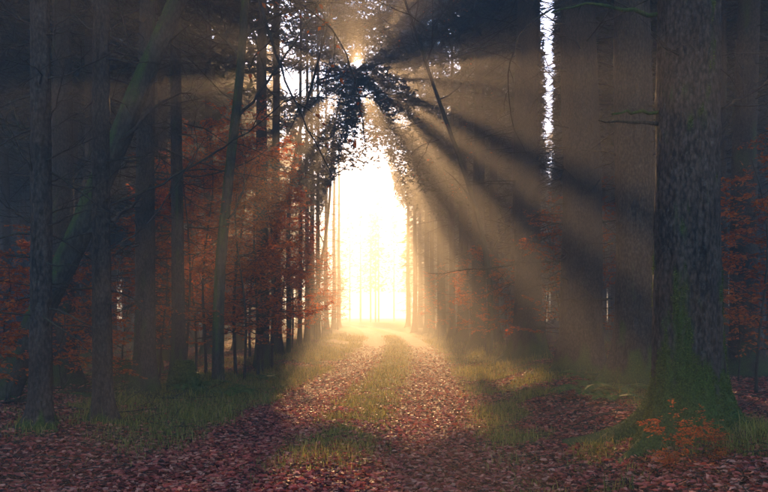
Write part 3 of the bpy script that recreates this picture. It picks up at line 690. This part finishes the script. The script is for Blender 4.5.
# ------------------------------------------------------------------ stumps, fallen branches
def stump(px, Y, r, h, label):
    x = at_px(px, Y); t = thing('tree_stump', label, 'stump', (x, Y, float(ground_h(x, Y))))
    zs = np.linspace(-.1, h, 40); mb = MB(); V, m = rough_trunk(mb, r, h * 2.5, 40, zs, 1.3, .22, 5, .14, None, lambda z, th, n: sstep(.25, .5, n + .2), 400 + int(px), .3)
    c = V[-1].mean(0); mb.add(np.concatenate([V[-1], [c - [0, 0, .05]]]), np.array([[s, (s + 1) % 40, 40] for s in range(40)]), np.full(41, .4))
    link('wood', mb.mesh('wood', M_BEECH, attr='moss'), t)
    n = 4000; jj = rng.integers(4, 38, n); ii = rng.integers(0, 40, n); p = V[jj, ii] + rng.normal(size=(n, 3)) * .012
    nr = unit(np.stack([p[:, 0], p[:, 1], 0 * p[:, 0] + .1], 1)); ms = MB()
    diamonds(ms, p, unit(nr + rng.normal(size=(n, 3)) * .6), unit(rng.normal(size=(n, 3))), rng.uniform(.02, .06, n), rng.uniform(.005, .012, n))
    o = link('moss', ms.mesh('moss', M_MOSS, False), t); o['kind'] = 'stuff'
stump(183, 12.6, .15, .55, 'moss-covered stump tapering to a broken point by the verge')
stump(123, 14.6, .22, .42, 'broad low moss-covered stump in the dark wood')
def fallen(x, y, L, r, rz, label, group, moss=.2):
    z = float(ground_h(x, y)); t = thing('fallen_branch', label, 'branch', (x, y, z), 0, group)
    K = 9; s = np.linspace(-.5, .5, K) * L; d = np.array([math.cos(rz), math.sin(rz)])
    P = np.stack([d[0] * s, d[1] * s, 0 * s], 1); P[:, :2] += rng.normal(size=(K, 2)) * .04 * L / 2
    P[:, 2] = ground_h(x + P[:, 0], y + P[:, 1]) - z + r * .8 + np.abs(rng.normal(size=K)) * .03
    R = np.linspace(r, r * .4, K)[None]; mb = MB(); tubes(mb, P[None], R, 7, np.full(K * 7, moss)); link('stem', mb.mesh('stem', M_TWIG, attr='moss'), t)
    Q, RQ = grow(P[None], R, 7, .2, 1, (.3, .9), (25, 65), 5, (0, 0, -.01), .14, .55); tw = MB(); tubes(tw, Q, np.maximum(RQ, .003), 4, np.full(len(Q) * 20, moss))
    Q2, RQ2 = grow(Q, RQ, 3, .2, 1, (.1, .35), (25, 60), 3, (0, 0, 0), .14, .6); tubes(tw, Q2, np.maximum(RQ2, .002), 3); link('twig', tw.mesh('twig', M_TWIG, attr='moss'), t)['kind'] = 'stuff'
for q in range(34):
    Y = rng.uniform(8.8, 17); px = rng.uniform(-10, 205); x = at_px(px, Y)
    if abs(x - float(road_x(Y))) < 2.2: continue
    fallen(x, Y, rng.uniform(.8, 2.4), rng.uniform(.010, .028), rng.uniform(-.6, .6), 'dead grey branch lying on the litter in the wood by the leaning tree', 'dead branches on the forest floor by the leaning tree', rng.choice([0, .1, .5, .8]))
for q in range(16):
    Y = rng.uniform(7.6, 14); px = rng.uniform(560, 775); x = at_px(px, Y)
    if abs(x - float(road_x(Y))) < 2.4: continue
    fallen(x, Y, rng.uniform(.6, 1.6), rng.uniform(.006, .016), rng.uniform(-1, 1), 'thin dead branch lying on the verge among the thick spruces', 'dead branches on the verge by the thick spruces', .1)

# ------------------------------------------------------------------ ferns, grass, leaves
def fern_mesh(n, L):
    mb = MB()
    for q in range(n):
        a = q * 6.283 / n + rng.uniform(-.3, .3); l = L * rng.uniform(.7, 1.1); K = 24; s = np.linspace(0, 1, K)
        r = l * (s - .18 * s ** 2); z = l * (.75 * s - .62 * s ** 2)
        P = np.stack([np.cos(a) * r, np.sin(a) * r, z], 1); tubes(mb, P[None], np.linspace(.004, .0012, K)[None], 3)
        tan = unit(np.gradient(P, axis=0)); sd = np.cross(tan, [0, 0, 1.]); sd = unit(sd); wl = l * .24 * np.sin(np.clip(s * 1.02, .08, 1) * math.pi * .92) + .01
        for sg in (-1, 1):
            d = unit(sd * sg + tan * .35 + np.array([0, 0, -.2])); nr = np.cross(d, tan) * sg
            for h in (0, .5): diamonds(mb, P[2:] - tan[2:] * h * l / K, d[2:], nr[2:], wl[2:], np.full(K - 2, .0060 * l / .5), .1)
    return mb.mesh('frond', M_FERN, False)
FERN = [fern_mesh(7, .55), fern_mesh(9, .7), fern_mesh(6, .42)]
def fern(x, y, k, label, group):
    t = thing('fern', label, 'fern', (x, y, float(ground_h(x, y)) - .01), rng.uniform(0, 6.28), group); s = rng.uniform(.7, 1.1); t.scale = (s, s, s); link('frond', FERN[k], t)
for q in range(34):
    Y = rng.uniform(9.6, 14); px = rng.uniform(590, 668); fern(at_px(px, Y), Y, q % 3, 'bright green fern at the feet of the thick spruces', 'ferns at the feet of the thick spruces')
for q in range(16):
    Y = rng.uniform(12, 18); px = rng.uniform(95, 262); x = at_px(px, Y)
    if abs(x - float(road_x(Y))) > 2.3: fern(x, Y, q % 3, 'green fern on the verge below the orange beeches', 'ferns below the orange beeches')

def scatter(n, y0, y1, xw, dens, power=1.0):
    Y = y0 * (y1 / y0) ** rng.random(int(n * 3)); X = rng.uniform(-1, 1, len(Y)) * (.54 * Y + .6)
    X = np.where(np.abs(X) < xw, X, np.nan); p = np.where(np.isnan(X), 0, dens(np.nan_to_num(X), Y))
    k = rng.random(len(Y)) < p; X, Y = X[k][:n], Y[k][:n]
    return X, Y
def grass_dens(x, y): return np.clip(grass_mask(x, y), 0, 1)
gm = MB()
X, Y = scatter(190000, 5.4, 48, 14, grass_dens); n = len(X)
Z = ground_h(X, Y); h = rng.gamma(4, .02, n) * (1 + .02 * Y) * (.7 + .9 * vnoise(X * 1.3, Y * 1.3, s=77)) + .02
h = np.where(np.abs(X - road_x(Y)) < .7, h * .55, h * .75)
w = .0022 * (1 + Y * .055); a = rng.uniform(0, 6.283, n); ln = rng.uniform(.15, 1.0, n) * h
dx, dy = np.cos(a), np.sin(a); p0 = np.stack([X, Y, Z - .01], 1); wd = np.stack([-dy, dx, 0 * dx], 1) * w[:, None]
p1 = p0 + np.stack([dx * ln * .35, dy * ln * .35, h * .6], 1); p2 = p0 + np.stack([dx * ln, dy * ln, h * rng.uniform(.75, 1.0, n)], 1)
V = np.stack([p0 - wd, p0 + wd, p1 + wd * .8, p1 - wd * .8, p2], 1); b = np.arange(n)[:, None] * 5
gm.add(V, b + np.array([[0, 1, 2, 3]])); gm.F.append(b + np.array([[3, 2, 4]]))
stuff(link('grass', gm.mesh('grass', M_GRASS, False)), 'green and yellow grass along the verges and the middle of the track', 'grass')
print('grass', n)

def litter(mb, X, Y, Z, size, lift):
    n = len(X); a = rng.uniform(0, 6.283, n)
    nr = unit(np.stack([rng.normal(0, .33, n), rng.normal(0, .33, n), np.ones(n)], 1)); d0 = np.stack([np.cos(a), np.sin(a), 0 * a], 1)
    d, nr, s = frames(d0, nr); c = rng.normal(.12, .14, n)[:, None]; e = rng.normal(.12, .14, n)[:, None]; L = size[:, None]; W = L * rng.uniform(.26, .36, n)[:, None]
    p = np.stack([X, Y, Z + lift], 1) - d * L * .5
    def pt(u, v): return p + d * L * u + s * W * v + nr * L * (c * (2 * u - 1) ** 2 * 1.0 + e * abs(v) * .9)
    V = np.stack([pt(0, 0), pt(.5, 0), pt(1, 0), pt(.28, .85), pt(.68, .8), pt(.28, -.85), pt(.68, -.8)], 1)
    b = np.arange(n)[:, None] * 7
    mb.add(V, np.concatenate([b + np.array([[q]]) .reshape(1, -1) for q in ((0, 1, 3), (3, 1, 4), (4, 1, 2), (0, 5, 1), (5, 6, 1), (6, 2, 1))]))
def lit_dens(x, y):
    d = np.abs(x - road_x(y)); g = grass_mask(x, y)
    return np.clip((1 - .85 * g) * (.55 + .45 * (1 - sstep(1.7, 3.6, d))) * (1 - .6 * sstep(16, 34, y)) * (.55 + .6 * fbm(x * .8, y * .8, s=91)), 0, 1)
X, Y = scatter(100000, 4.3, 34, 13, lit_dens); Z = ground_h(X, Y)
lm = MB(); sz = rng.uniform(.036, .070, len(X)) * (1 + .012 * Y); litter(lm, X, Y, Z, sz, rng.uniform(.004, .035, len(X)))
stuff(link('leaf_litter', lm.mesh('leaf_litter', M_LITTER, False)), 'red-brown fallen leaves carpeting the track and the forest floor', 'fallen leaves')
print('litter', len(X))
LEAF = []
for k in range(8):
    m1 = MB(); litter(m1, np.zeros(1), np.zeros(1), np.zeros(1), np.array([.060]), np.zeros(1)); LEAF.append(m1.mesh('fallen_leaf', M_LEAF[k % 4], False))
trk = bpy.data.objects['forest_track']
yy = rng.uniform(5.5, 6.9, 900); xx = rng.uniform(-1, 1, 900) * .52 * yy; kk = np.abs(xx - road_x(yy)) < road_half(yy) - .05; xx, yy = xx[kk][:300], yy[kk][:300]
for k, (x, y) in enumerate(zip(xx, yy)):
    sc_ = rng.uniform(.75, 1.25); link('fallen_leaf', LEAF[k % 8], trk, (x, y, float(ground_h(x, y)) + .03), rng.uniform(0, 6.28), (sc_, sc_, sc_))
X, Y = scatter(4500, 4.5, 26, 10, lambda x, y: .6 * np.ones_like(x)); k = np.abs(X - road_x(Y)) > 1.7; X, Y = X[k], Y[k]; n = len(X)
d0 = rng.uniform(0, 6.28, n); L = rng.uniform(.1, .5, n); K = 4; s = np.linspace(0, 1, K)[None] * L[:, None]
P = np.stack([X[:, None] + np.cos(d0)[:, None] * s, Y[:, None] + np.sin(d0)[:, None] * s, np.zeros((n, K))], -1) + np.concatenate([rng.normal(size=(n, K, 2)) * .015, np.zeros((n, K, 1))], -1)
P[..., 2] = ground_h(P[..., 0], P[..., 1]) + .008 + rng.uniform(0, .05, (n, K))
tw = MB(); tubes(tw, P, np.linspace(1, .5, K)[None] * rng.uniform(.0025, .006, n)[:, None], 3)
stuff(link('twig_litter', tw.mesh('twig_litter', M_TWIG, attr='moss')), 'dry twigs strewn over the forest floor', 'twigs')

# ------------------------------------------------------------------ haze
mh = bpy.data.materials.new('haze_air'); mh.use_nodes = True; nt = mh.node_tree; nt.nodes.clear()
out = nt.nodes.new('ShaderNodeOutputMaterial'); pv = nt.nodes.new('ShaderNodeVolumePrincipled')
pv.inputs['Color'].default_value = (.94, .91, .88, 1); pv.inputs['Density'].default_value = HAZE_DENSITY; pv.inputs['Anisotropy'].default_value = HAZE_G
nt.links.new(pv.outputs[0], out.inputs['Volume'])
x0, x1, y0, y1, z0, z1 = -200, 200, -34, 300, -1.5, 31.5
mb = MB(); c = np.array([(x, y, z) for z in (z0, z1) for y in (y0, y1) for x in (x0, x1)], float)
mb.add(c, np.array([[0, 2, 3, 1], [4, 5, 7, 6], [0, 1, 5, 4], [2, 6, 7, 3], [0, 4, 6, 2], [1, 3, 7, 5]]))
stuff(link('haze', mb.mesh('haze', mh, False)), 'warm morning mist filling the forest', 'mist')
